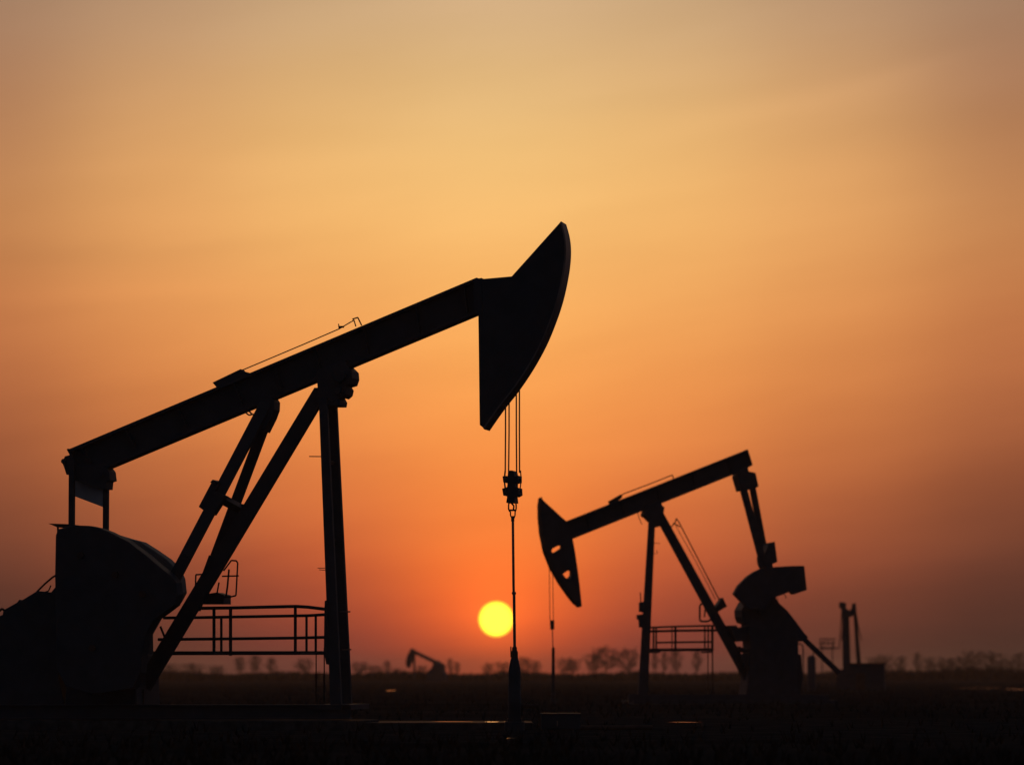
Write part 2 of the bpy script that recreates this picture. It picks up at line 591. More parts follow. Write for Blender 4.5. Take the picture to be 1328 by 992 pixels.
# ------------------------------------------------------------------ near wellhead
w = Thing('wellhead', 667, N.loc.y + (N.L(667, 900).x) * math.sin(N.rot), 0, 'bottle-shaped dark wellhead that takes the rod of the large near pump jack', 'wellhead', 'wellheads under the pump jacks')
cx = w.L(667.3, 900)
def zz(v):
    return w.L(667, v).z
b = MB()
pr = [(8.2, 932), (8.2, 926), (8.6, 925), (8.6, 905), (8.2, 904), (8.0, 872), (7.4, 866), (5.6, 857), (4.6, 853)]
b.lathe((0, cx.y, 0), [(r_ * w.px, zz(v)) for r_, v in pr])
for o_ in b.v[:]:
    pass
b.v = [(x + cx.x, y, z) for x, y, z in b.v]
b.build('casing', M_STEEL, w.e, smooth=True)
b = MB()
b.lathe((cx.x, cx.y, 0), [(4.4 * w.px, zz(853)), (4.4 * w.px, zz(845)), (3.2 * w.px, zz(843)), (3.2 * w.px, zz(839))])
b.tube(w.L(662.5, 838, -0.03), w.L(662.7, 852, -0.03), 0.012)
b.build('stuffing_box', M_RUST, w.e, smooth=True)
b = MB()
b.lathe((cx.x, cx.y, 0), [(13 * w.px, 0.0), (13 * w.px, zz(936)), (9.5 * w.px, zz(935)), (9.5 * w.px, zz(931))])
for k in range(8):
    a = k * math.pi / 4
    b.tube((cx.x + 0.16 * math.cos(a), cx.y + 0.16 * math.sin(a), zz(936)), (cx.x + 0.16 * math.cos(a), cx.y + 0.16 * math.sin(a), zz(932)), 0.015, n=6)
b.build('flange', M_STEEL, w.e)
b = MB()
b.path([Vector((cx.x, cx.y, zz(915))), Vector((cx.x + 0.45, cx.y + 0.1, zz(915))), Vector((cx.x + 0.5, cx.y + 0.1, 0.05)), Vector((cx.x + 2.6, cx.y + 0.6, 0.05))], 0.045, n=10)
b.ring((cx.x + 0.3, cx.y - 0.14, zz(915)), 0.09, 0.012, 'y')
b.tube((cx.x + 0.3, cx.y - 0.16, zz(915)), (cx.x + 0.3, cx.y + 0.06, zz(915)), 0.018)
b.build('flow_line', M_RUST, w.e)

# ================================================================== SECOND PUMP JACK
Fj = Thing('pump_jack', 838, 135.0, R(8), 'mid-distance pump jack facing left with its horse head low and counterweight behind it', 'pump jack', JG)
E = Fj.e
b = MB()
YB = 0.2
ta, tb = (734, 676), (968, 583.5)
Fj.prism(b, [(735, 677), (968, 585), (973.5, 602), (958, 611), (740, 698)], -0.03, 0.03, 0)
Fj.prism(b, [(733, 676.2), (968, 583.2), (969, 586), (734, 679)], -YB, YB, 0)
Fj.prism(b, [(739.6, 695.5), (958, 609.8), (973.8, 601), (974.6, 603.6), (958, 612.5), (740.5, 699.5)], -YB, YB, 0)
Fj.prism(b, [(966.5, 583.5), (968.6, 583), (974.8, 603), (972.5, 604)], -YB, YB, 0)
for t in (0.1, 0.3, 0.5, 0.7, 0.9):
    p, q = lerp((738, 676), (967, 586), t), lerp((742, 697), (970, 604), t)
    Fj.bar(b, p, q, 1.2, 0.36, 0)
beam = b.build('walking_beam', M_STEEL, E, bevel=0.006)
b = MB()
Fj.prism(b, [(789, 650), (805, 641), (806.5, 645), (800, 650), (791, 654.5)], -0.12, 0.12, 0)
b.build('cover_box', M_RUST, beam)
b = MB()
Fj.path(b, [(805, 644), (808, 640.5), (840, 628.5), (872, 615.8), (873.6, 622)], 1.4, 0)
b.build('grease_line', M_RUST, beam)
b = MB()
hd = [(700, 645.2), (704, 650), (715, 660), (727, 671), (733.5, 676.5), (741, 698), (743.8, 712.7), (747.7, 739), (750.2, 758.7), (753, 786), (750, 787.5), (745, 783), (738, 774.5), (726, 757.5), (714, 737), (705.4, 715), (700.6, 691), (698.8, 671.6), (698.6, 655)]
h1 = [(713.6, 714.5), (715, 717.5), (721, 715), (727.5, 710.5), (727.5, 707), (721, 708.5), (715, 711.5)]
h2 = [(728.5, 744.5), (732, 749.5), (737, 750), (740, 745.5), (740, 740), (735.5, 739.3)]
Fj.prism(b, hd, -0.3, 0.3, 0, holes=(h1, h2))
head = b.build('horse_head', M_STEEL, E, bevel=0.006)
b = MB()
arc = hd[11:] + [hd[0]]
inner = [(u + 1.4, v - 0.4) for u, v in arc]
Fj.prism(b, arc + list(reversed(inner)), -0.36, 0.36, 0)
b.build('arc_plate', M_RUST, head)
b = MB()
Fj.prism(b, [(834, 661), (838, 655), (855, 648), (857, 656), (860, 658), (858.5, 668), (856, 671), (858, 682), (850, 684), (841, 676), (836, 671), (833.5, 666)], -0.3, 0.3, 0)
c = Fj.L(836.5, 667)
b.tube(c + Vector((0, -0.4, 0)), c + Vector((0, 0.4, 0)), 0.1, n=16)
b.build('saddle_bearing', M_STEEL, E, bevel=0.006)
b = MB()
Fj.leg(b, 841, 849.5, 672, -0.3, 826.8, 838.5, 905, -0.95, 0.12)
b.build('front_leg', M_STEEL, E)
b = MB()
Fj.leg(b, 841.5, 850, 672, 0.3, 827.6, 840, 905, 0.95, 0.12)
b.build('front_leg', M_STEEL, E)
b = MB()
Fj.leg(b, 846, 860, 664, 0.0, 974, 990, 900, 0.0, 0.16)
b.build('rear_leg', M_STEEL, E)
b = MB()
Fj.path(b, [(847, 704), (856, 704.5)], 0.8, -0.4)
b.build('step_peg', M_RUST, E)
b = MB()
Fj.path(b, [(847, 718), (853, 717), (851, 713)], 0.7, -0.4)
b.build('step_peg', M_RUST, E)
b = MB()
Fj.path(b, [(826.5, 663), (829, 672), (832.5, 680)], 1.0, 0)
b.build('hanging_cable', M_RUST, E)
b = MB()
Fj.path(b, [(868, 686), (876, 677), (877, 672), (880, 676), (905, 724), (932.5, 777)], 1.5, 0.25)
Fj.path(b, [(876, 681), (902, 727), (928, 777)], 0.8, 0.25)
Fj.path(b, [(873, 678), (882, 683)], 1.6, 0.25)
b.build('safety_rail', M_RUST, E)
b = MB()
Fj.prism(b, [(926, 788), (935.5, 775), (941, 786.5), (936, 789), (930, 793)], -0.3, 0.3, 0)
b.build('winch_box', M_STEEL, E)
b = MB()
Fj.prism(b, [(955, 611), (966, 606), (967, 612), (976, 614), (980, 632), (972, 635), (958.5, 637), (953, 618)], -0.55, 0.55, 0)
b.build('equalizer', M_STEEL, E, bevel=0.01)
b = MB()
Fj.bar(b, (963, 630), (990.5, 734), 9, 0.16, -0.5)
b.build('pitman_arm', M_STEEL, E)
b = MB()
Fj.bar(b, (975, 628), (994.5, 732), 8, 0.16, 0.5)
b.build('pitman_arm', M_STEEL, E)
b = MB()
Fj.prism(b, [(993, 704.5), (1000, 703), (1003.5, 729), (997, 732), (998, 737), (990, 738), (986.5, 730), (986, 722)], -0.64, 0.64, 0)
b.build('clamp', M_STEEL, E)
CW = [(950.6, 770), (956.6, 759), (968.7, 747), (977, 741.5), (985.5, 737.5), (1004.8, 735), (1025, 733.8), (1041.7, 733.6), (1045, 765), (1027.7, 771), (1022.9, 767), (1015, 770.5), (1005, 774), (1000, 776), (990, 790), (970, 790), (962.5, 782)]
b = MB()
Fj.prism(b, CW, -1.3, -0.95, -1.1)
b.build('counterweight', M_STEEL, E, bevel=0.02)
b = MB()
Fj.prism(b, CW, 0.95, 1.3, 1.1)
b.build('counterweight', M_STEEL, E, bevel=0.02)
b = MB()
Fj.prism(b, [(963, 780), (1000, 774), (1006, 783), (1016, 792), (1027, 806), (1038, 821), (1043, 826), (1037, 831.5), (1030, 831.5), (1030, 905), (962, 905), (967, 866), (968, 836), (966, 809), (960, 807), (957.5, 800), (957, 791)], -0.7, 0.7, 0)
c = Fj.L(982, 790)
b.tube(c + Vector((0, -1.0, 0)), c + Vector((0, 1.0, 0)), 0.2, n=16)
b.build('gearbox', M_STEEL, E, bevel=0.02)
b = MB()
Fj.path(b, [(1004, 773), (1009, 776), (1009, 785)], 0.6, -0.9)
b.build('conduit', M_RUST, E)
b = MB()
Fj.path(b, [(1017, 770), (1020, 776), (1018, 771)], 0.9, -0.9)
b.build('conduit', M_RUST, E)
b = MB()
Fj.bar(b, (1036, 822), (1088, 872), 6, 0.2, 0)
b.build('tail_strut', M_STEEL, E)
b = MB()
Fj.prism(b, [(942, 811), (952, 811), (953, 814), (968, 812), (968, 831), (952, 832), (948, 822)], -0.5, 0.5, 0)
Fj.prism(b, [(956, 848), (974, 847), (974, 866), (962, 866)], -0.5, 0.5, 0)
Fj.prism(b, [(956, 838), (964, 842), (972, 839), (972, 843), (963, 846), (956, 842)], -0.5, 0.5, 0)
b.build('belt_guard', M_STEEL, E)
b = MB()
Fj.prism(b, [(1026, 846), (1036, 849), (1038, 880), (1034, 905), (1024, 905)], -0.4, 0.4, 0)
b.build('switch_cabinet', M_STEEL, E)
b = MB()
for y in (-0.95, 0.95):
    b.bar(Fj.L(815, 905, y), Fj.L(1075, 905, y), 0.28, 0.14)
b.box((Fj.L(945, 908).x, 0, 0.06), (7.4, 2.6, 0.12))
b.build('skid_frame', M_STEEL, E)
# platform
Y1 = 1.2
b = MB()
b.bar(Fj.L(842, 842.5, Y1), Fj.L(925, 842, Y1), 0.11, 0.06)
p0, p1 = Fj.L(842, 842, Y1).x, Fj.L(925, 842, Y1).x
b.box(((p0 + p1) / 2, Y1 + 0.4, Fj.L(842, 842, Y1).z), (p1 - p0, 0.76, 0.04))
for u in (846, 916):
    p = Fj.L(u, 844, Y1)
    b.bar((p.x, -0.3 if u == 846 else 0.2, p.z - 0.04), (p.x, Y1 + 0.8, p.z - 0.04), 0.06, 0.06, side=Vector((0, 0, 1)))
plat = b.build('service_platform', M_STEEL, E)
b = MB()
Fj.path(b, [(841, 813.5), (880, 812), (926, 811)], 2.5, Y1)
Fj.path(b, [(841, 818.5), (880, 817.5), (936, 817)], 3.2, Y1)
Fj.path(b, [(850, 833), (880, 832.5), (925, 832)], 2.5, Y1)
for u, w_ in ((847.5, 2.6), (851, 2.4), (871.5, 1.5), (876, 3.0), (914, 2.0), (918.5, 2.0), (923.8, 3.4)):
    Fj.path(b, [(u, 812), (u, 843)], w_, Y1)
b.build('railing', M_STEEL, plat)
b = MB()
p = Fj.L(924, 842, Y1)
b.tube(p, Vector((p.x, Y1, 0)), 0.025)
p = Fj.L(918, 842, Y1 + 0.4)
b.tube(p, Vector((p.x, Y1 + 0.4, 0)), 0.018)
b.build('ladder', M_RUST, plat)
b = MB()
Fj.path(b, [(914, 782.5), (909, 783), (907.5, 786), (907.5, 803), (909, 805.5), (918, 805.5), (922, 803)], 2.6, 1.0)
Fj.path(b, [(915, 784), (913.5, 800)], 2.0, 1.0)
b.build('cage_rail', M_STEEL, E)
b = MB()
Fj.prism(b, [(829, 781), (834, 780), (834, 794), (829, 793)], -1.1, -0.9, -1.0)
Fj.path(b, [(830.5, 768), (831, 781)], 1.4, -1.0)
Fj.prism(b, [(826, 797), (833, 796), (834, 814), (829, 813), (828.5, 804), (826, 802)], -1.1, -0.9, -1.0)
b.build('control_box', M_STEEL, E)
# bridle
for u, v in ((712.3, 733), (716.8, 741)):
    b = MB()
    Fj.path(b, [(u, v), (u + 0.9, 804)], 0.9, 0.1 if u < 715 else -0.1)
    b.build('bridle_cable', M_CABLE, E)
b = MB()
Fj.prism(b, [(713.5, 804), (718.3, 804), (718.5, 816), (714, 816)], -0.08, 0.08, 0)
b.build('carrier_bar', M_STEEL, E)
b = MB()
Fj.path(b, [(716.3, 815), (717.3, 845)], 1.3, 0)
b.build('polished_rod', M_ROD, E)
w = Thing('wellhead', 717.5, Fj.loc.y + Fj.L(717, 850).x * math.sin(Fj.rot), 0, 'slim blurred wellhead below the low horse head of the left-facing pump jack', 'wellhead', 'wellheads under the pump jacks')
b = MB()
b.lathe((0, 0, 0), [(3.4 * w.px, 0), (3.4 * w.px, w.L(717, 900).z), (2.4 * w.px, w.L(717, 899).z), (2.2 * w.px, w.L(717, 862).z), (2.0 * w.px, w.L(717, 858).z)], n=14)
b.build('casing', M_STEEL, w.e)
b = MB()
b.lathe((0, 0, 0), [(2.0 * w.px, w.L(717, 858).z), (2.0 * w.px, w.L(717, 841).z), (1.3 * w.px, w.L(717, 839).z)], n=14)
b.build('stuffing_box', M_RUST, w.e)

# ================================================================== TINY FAR PUMP JACK
T = Thing('pump_jack', 550, 520.0, R(-20), 'tiny far pump jack on the horizon, just left of the setting sun', 'pump jack', JG)
E = T.e
b = MB()
T.bar(b, (533, 843), (575, 863), 4.2, 0.5, 0)
b.build('walking_beam', M_STEEL, E)
b = MB()
T.prism(b, [(534, 840.5), (537.5, 842), (536, 852), (531, 866), (528, 864), (527, 858), (529, 850)], -0.3, 0.3, 0)
b.build('horse_head', M_STEEL, E)
b = MB()
T.leg(b, 535.5, 538.5, 846, 0, 536, 539, 880, 0, 0.3)
b.build('front_leg', M_STEEL, E)
b = MB()
T.prism(b, [(566, 856), (575, 862), (575, 869), (578, 874), (578, 882), (556, 882), (556, 871), (562, 866)], -0.8, 0.8, 0)
b.build('gearbox', M_STEEL, E)

# ================================================================== END-ON PUMP JACK BY THE LOW SHED
T = Thing('pump_jack', 1102, 260.0, R(-6), 'distant pump jack seen end-on as two bare steel uprights behind a low dark shed', 'pump jack', JG)
E = T.e
b = MB()
T.leg(b, 1091.5, 1096.5, 784, -0.2, 1093.5, 1102, 892, -0.6, 0.3)
b.build('front_leg', M_STEEL, E)
b = MB()
T.leg(b, 1106, 1110, 784, 0.8, 1113, 1119.5, 892, 1.2, 0.3)
b.build('front_leg', M_STEEL, E)
b = MB()
T.leg(b, 1097, 1101, 790, 0, 1099.5, 1104, 892, 0, 0.3)
b.build('rear_leg', M_STEEL, E)
b = MB()
T.prism(b, [(1088, 782), (1091, 780.5), (1097, 781.5), (1097, 788), (1099, 791), (1102, 792), (1104.5, 788), (1105, 783), (1109.5, 781.5), (1110, 789), (1107, 797), (1103, 800), (1098, 797), (1092, 790), (1088.5, 788)], -0.4, 1.2, 0)
b.build('walking_beam', M_STEEL, E)
for pts in ([(1092, 786), (1090, 815), (1088.5, 838)], [(1094, 792), (1091.5, 830)], [(1110, 792), (1113, 812), (1117.5, 830)]):
    b = MB()
    T.path(b, pts, 1.2, 0)
    b.build('stay_rod', M_RUST, E)
b = MB()
T.prism(b, [(1085, 868), (1125, 866), (1125, 893), (1085, 893)], -1.5, 1.5, 0)
b.build('skid_frame', M_STEEL, E)

# low shed at its foot
T = Thing('shed', 1122, 250.0, R(-6.5), 'low flat-roofed dark shed at the foot of the end-on pump jack', 'shed')
zr, zt = T.L(1100, 861).z, T.L(1100, 859.5).z
x0, x1 = T.L(1102, 860).x, T.L(1147, 860).x
b = MB().box(((x0 + x1) / 2, 1.2, zr / 2), (x1 - x0, 2.4, zr))
b.build('wall', M_STEEL, T.e)
b = MB().box(((x0 + x1) / 2, 1.2, (zr + zt) / 2 + 0.002), (x1 - x0 + 0.25, 2.7, zt - zr))
b.build('roof', M_RUST, T.e)
b = MB().box((x0 + 0.7, -0.02, 0.58), (0.6, 0.04, 1.1))
d_ = b.build('door', M_RUST, T.e)
b = MB().box((x0 + 0.92, -0.06, 0.65), (0.04, 0.05, 0.12))
b.build('handle', M_STEEL, d_)

# faint lattice stand, slim pole and small tank left of it
T = Thing('steel_gantry', 1073, 330.0, 0, 'faint thin-legged steel gantry left of the end-on pump jack', 'gantry')
b = MB()
for u in (1066, 1079.5):
    for y in (0, 1.6):
        p = T.L(u, 832, y)
        b.tube(p, Vector((p.x, y, 0)), 0.05, n=6)
b.build('frame', M_STEEL, T.e)
b = MB()
for v in (828.5, 833.5, 840):
    b.bar(T.L(1062, v, 0), T.L(1083 if v < 839 else 1090, v, 0), 0.10, 0.08)
for u in (1064, 1069, 1074, 1081):
    b.bar(T.L(u, 828.5, 0), T.L(u, 840, 0), 0.06, 0.06)
b.box(((T.L(1062, 840).x + T.L(1083, 840).x) / 2, 0.8, T.L(1073, 840).z - 0.06), (1.4, 1.7, 0.06))
b.build('deck_railing', M_STEEL, T.e)

T = Thing('storage_tank', 1052.5, 240.0, 0, 'small dark upright tank between the second pump jack and its slanting tail strut', 'tank')
b = MB()
b.lathe((0, 0, 0), [(0.27, 0.0), (0.27, T.L(1052, 853).z), (0.2, T.L(1052, 850.5).z), (0.05, T.L(1052, 849.5).z)], n=18)
b.build('shell', M_STEEL, T.e, smooth=True)
b = MB()
b.tube((0.12, 0, T.L(1052, 851).z), (0.12, 0, T.L(1052, 845).z), 0.04)
b.build('vent_pipe', M_STEEL, T.e)

T = Thing('pipe_stand', 1041, 190.0, 0, 'slim bent pipe stand rising close behind the second pump jack', 'pipe')
b = MB()
p = T.L(1041.5, 836)
b.path([Vector((p.x, 0, 0)), T.L(1041.5, 838), T.L(1040, 835.5), T.L(1032, 833)], 0.035)
b.tube((p.x, 0, 0), (p.x, 0, 0.05), 0.14, n=12)
b.build('pipe', M_STEEL, T.e)

# utility cabinet by the near wellhead
gp = on_ground(727, 949)
T = Thing('utility_cabinet', 727, gp.y, 0, 'low dark metal cabinet on the ground right of the near wellhead', 'cabinet')
hx = 25 * T.px
zt = T.L(727, 926).z
b = MB().box((0, 0.3, 0.05 + (zt - 0.05) / 2), (2 * hx, 0.6, zt - 0.05))
body = b.build('body', M_STEEL, T.e, bevel=0.01)
b = MB().box((0, 0.3, zt + 0.012), (2 * hx + 0.04, 0.64, 0.02))
b.build('lid', M_STEEL, T.e, bevel=0.004)
for s in (-1, 1):
    b = MB().box((s * (hx - 0.08), 0.3, 0.025), (0.08, 0.5, 0.05))
    b.build('foot', M_STEEL, T.e)
b = MB().box((-hx / 2 + 0.01, -0.008, zt / 2 + 0.02), (hx - 0.04, 0.016, zt - 0.14))
dd = b.build('door', M_STEEL, T.e, bevel=0.003)
b = MB().box((-0.06, -0.03, zt / 2), (0.02, 0.03, 0.1))
b.build('handle', M_ROD, dd)

# ================================================================== GROUND
def ground_mat(name, c1, c2, scale, rough=1.0):
    m = bpy.data.materials.new(name)
    m.use_nodes = True
    nt = m.node_tree
    bs = nt.nodes['Principled BSDF']
    geo = nt.nodes.new('ShaderNodeNewGeometry')
    n = nt.nodes.new('ShaderNodeTexNoise')
    n.inputs['Scale'].default_value = scale
    n.inputs['Detail'].default_value = 8
    nt.links.new(geo.outputs['Position'], n.inputs['Vector'])
    r = nt.nodes.new('ShaderNodeValToRGB')
    r.color_ramp.elements[0].position = 0.35
    r.color_ramp.elements[1].position = 0.68
    r.color_ramp.elements[0].color = (*c1, 1)
    r.color_ramp.elements[1].color = (*c2, 1)
    nt.links.new(n.outputs['Fac'], r.inputs['Fac'])
    nt.links.new(r.outputs['Color'], bs.inputs['Base Color'])
    bs.inputs['Roughness'].default_value = rough
    bs.inputs['Specular IOR Level'].default_value = 0.0
    n2 = nt.nodes.new('ShaderNodeTexNoise')
    n2.inputs['Scale'].default_value = 9
    n2.inputs['Detail'].default_value = 6
    nt.links.new(geo.outputs['Position'], n2.inputs['Vector'])
    bp = nt.nodes.new('ShaderNodeBump')
    bp.inputs['Strength'].default_value = 0.6
    bp.inputs['Distance'].default_value = 0.05
    nt.links.new(n2.outputs['Fac'], bp.inputs['Height'])
    nt.links.new(bp.outputs['Normal'], bs.inputs['Normal'])
    return m


M_SOIL = ground_mat('dark_soil', (0.024, 0.022, 0.021), (0.048, 0.042, 0.037), 0.15)
M_GRAVEL = ground_mat('oily_gravel', (0.022, 0.021, 0.021), (0.050, 0.047, 0.044), 1.2)
b = MB()
b.add([(-2600, -60, 0), (2600, -60, 0), (2600, 3000, 0), (-2600, 3000, 0)], [(0, 1, 2, 3)])
tag(b.build('ground', M_SOIL), kind='structure')
b = MB()
random.seed(5)
pts = []
for k in range(40):
    a = 2 * math.pi * k / 40
    r_ = 1 + random.uniform(-0.05, 0.05)
    pts.append((-1.5 + 13 * math.cos(a) * r_, 75 + 17 * math.sin(a) * r_, 0.004))
b.add(pts, [tuple(range(40))])
tag(b.build('gravel_pad', M_GRAVEL), kind='structure')
# concrete slab round the near wellhead
T0 = N.loc.y
b = MB()
xl, xr = at(476, 936, 72).x, at(690, 936, 72).x
b.box(((xl + xr) / 2, 72.2, 0.07), (xr - xl, 3.0, 0.14))
tag(b.build('well_slab', M_CONC, bevel=0.01), kind='structure')
# puddles, and glossy strips added for glints on slab edge and pipework
mw = bpy.data.materials.new('standing_water')
mw.use_nodes = True
bs = mw.node_tree.nodes['Principled BSDF']
bs.inputs['Base Color'].default_value = (0.012, 0.010, 0.008, 1)
bs.inputs['Roughness'].default_value = 0.12
bs.inputs['IOR'].default_value = 1.33
nz = mw.node_tree.nodes.new('ShaderNodeTexNoise')
nz.inputs['Scale'].default_value = 2.5
bp = mw.node_tree.nodes.new('ShaderNodeBump')
bp.inputs['Strength'].default_value = 0.05
bp.inputs['Distance'].default_value = 0.02
mw.node_tree.links.new(nz.outputs['Fac'], bp.inputs['Height'])
mw.node_tree.links.new(bp.outputs['Normal'], bs.inputs['Normal'])
def puddle_glint(u0, u1, v0_, v1_, z=0.008, mat=mw):
    b = MB()
    c0, c1 = on_ground((u0 + u1) / 2, v0_, z), on_ground((u0 + u1) / 2, v1_, z)
    yc, ry = (c0.y + c1.y) / 2, abs(c0.y - c1.y) / 2
    xc = on_ground((u0 + u1) / 2, (v0_ + v1_) / 2, z).x
    rx = (u1 - u0) / 2 * yc / F
    pts = []
    for k in range(36):
        a = 2 * math.pi * k / 36
        q = 1 + 0.12 * math.sin(3 * a + u0) + 0.07 * math.sin(5 * a + v0_)
        pts.append((xc + rx * math.cos(a) * q, yc + ry * math.sin(a) * q, z))
    b.add(pts, [tuple(range(36))])
    return tag(b.build('puddle_glint', mat), kind='structure')
for a in ((868, 908, 935.7, 936.2), (1238, 1302, 891.6, 891.9), (1311, 1345, 893.0, 894.2), (501, 512, 894.6, 895.6), (655, 672, 956, 957.5)):
    puddle_glint(*a)
mo = mw.copy()
mo.name = 'oil_film'
mo.node_tree.nodes['Principled BSDF'].inputs['Roughness'].default_value = 0.5
mo.node_tree.nodes['Principled BSDF'].inputs['Specular IOR Level'].default_value = 0.2
puddle_glint(629, 646, 935.0, 936.2, 0.146, mo)
puddle_glint(560, 612, 935.1, 935.4, 0.146)  # slab edge catching light, imitated by an added thin glossy strip
puddle_glint(654, 659, 935.0, 935.5, 0.146, mo)

# ================================================================== TREES AND SCRUB
random.seed(11)


def grow(seed, height, wide, base):
    """bare tree with a rounded crown: returns (trunk MB, crown MB, width)"""
    rnd = random.Random(seed)
    trunk, crown = MB(), MB()

    def limb(p, q, r, lvl):
        n = 3 if lvl < 2 else 2
        ln = (q - p).length
        pts = [p]
        for i in range(1, n + 1):
            c = p.lerp(q, i / n)
            j = ln * 0.07 if i < n else 0
            pts.append(c + Vector((rnd.uniform(-j, j), rnd.uniform(-j, j), rnd.uniform(0, j) - 0.12 * ln * (0 if i == n else 0.5))))
        for i in range(n):
            ra, rb = r * (1 - 0.55 * i / n), r * (1 - 0.55 * (i + 1) / n)
            (trunk if lvl == 0 else crown).tube(pts[i], pts[i + 1], max(ra, 0.0065), max(rb, 0.005), n=6 if lvl < 2 else 3)
        if lvl >= 4:
            return
        d = (q - p).normalized()
        kids = (0, 8, 6, 5)[lvl]
        for k in range(kids):
            t = rnd.uniform(0.25, 1.0)
            x = t * n
            i = min(n - 1, int(x))
            b0 = pts[i].lerp(pts[i + 1], x - i)
            o = Vector((rnd.gauss(0, 1), rnd.gauss(0, 1), rnd.gauss(0.25, 0.7))).normalized()
            nd_ = (d * 0.75 + o * 0.8).normalized()
            limb(b0, b0 + nd_ * ln * rnd.uniform(0.32, 0.55), r * 0.5, lvl + 1)

    th = height * 0.72
    top = Vector((rnd.uniform(-.3, .3), rnd.uniform(-.3, .3), th))
    limb(Vector((0, 0, -0.1)), top, height * 0.019, 0)
    zc = height * (base + 1) / 2
    for k in range(22):
        az = k * 2.4 + rnd.uniform(-.4, .4)
        zz_ = -0.85 + 1.75 * (k + rnd.random()) / 22
        rr = math.sqrt(max(0.05, 1 - zz_ * zz_)) * rnd.uniform(0.55, 0.85)
        tgt = Vector((math.cos(az) * rr * wide * height / 2, math.sin(az) * rr * wide * height / 2, zc + zz_ * 0.8 * height * (1 - base) / 2))
        st = max(0.12 * height, min(th, tgt.z - 0.45 * rr * wide * height / 2 - 0.05 * height))
        limb(top * (st / th), tgt, height * 0.0085, 1)
    top = max(v[2] for v in crown.v)
    s = height / top
    for m in (trunk, crown):
        m.v = [(x * s, y * s, z * s) for x, y, z in m.v]
    w = sorted(abs(v[0]) for v in crown.v)
    return trunk, crown, 2 * w[int(len(w) * 0.97)]


protos = []
for i, (sd, sprd, slim) in enumerate(((1, 0.95, 0.22), (7, 0.85, 0.15), (12, 1.1, 0.26), (23, 0.42, 0.12), (31, 0.5, 0.18))):
    t, c, wd = grow(sd, 10.0, sprd, slim)
    tm = t.build('trunk', M_BARK)
    cm = c.build('crown', M_TWIG)
    protos.append((tm, cm, wd, i >= 3))
TG = 'bare trees along the horizon'
used = set()


def tree(u, vtop, wpx, depth, label, slim=False, k=None):
    cand = [i for i, p in enumerate(protos) if p[3] == slim]
    i = cand[int(u) % len(cand)] if k is None else k
    tm, cm, wd, _ = protos[i]
    h = at(u, vtop, depth).z
    e = bpy.data.objects.new('bare_tree', None)
    COL.objects.link(e)
    e.location = (at(u, VH, depth).x, depth, 0)
    sz = h / 10.0
    sx = wpx * (1.0 if slim else 1.22) * depth / F / wd
    e.scale = (sx, sx, sz)
    e.rotation_euler = (0, 0, (u * 1.7) % 6.28)
    tag(e, label, 'tree', TG)
    for src in (tm, cm):
        if src not in used:
            o = src
            used.add(src)
        else:
            o = src.copy()
            COL.objects.link(o)
        o.parent = e
    return e


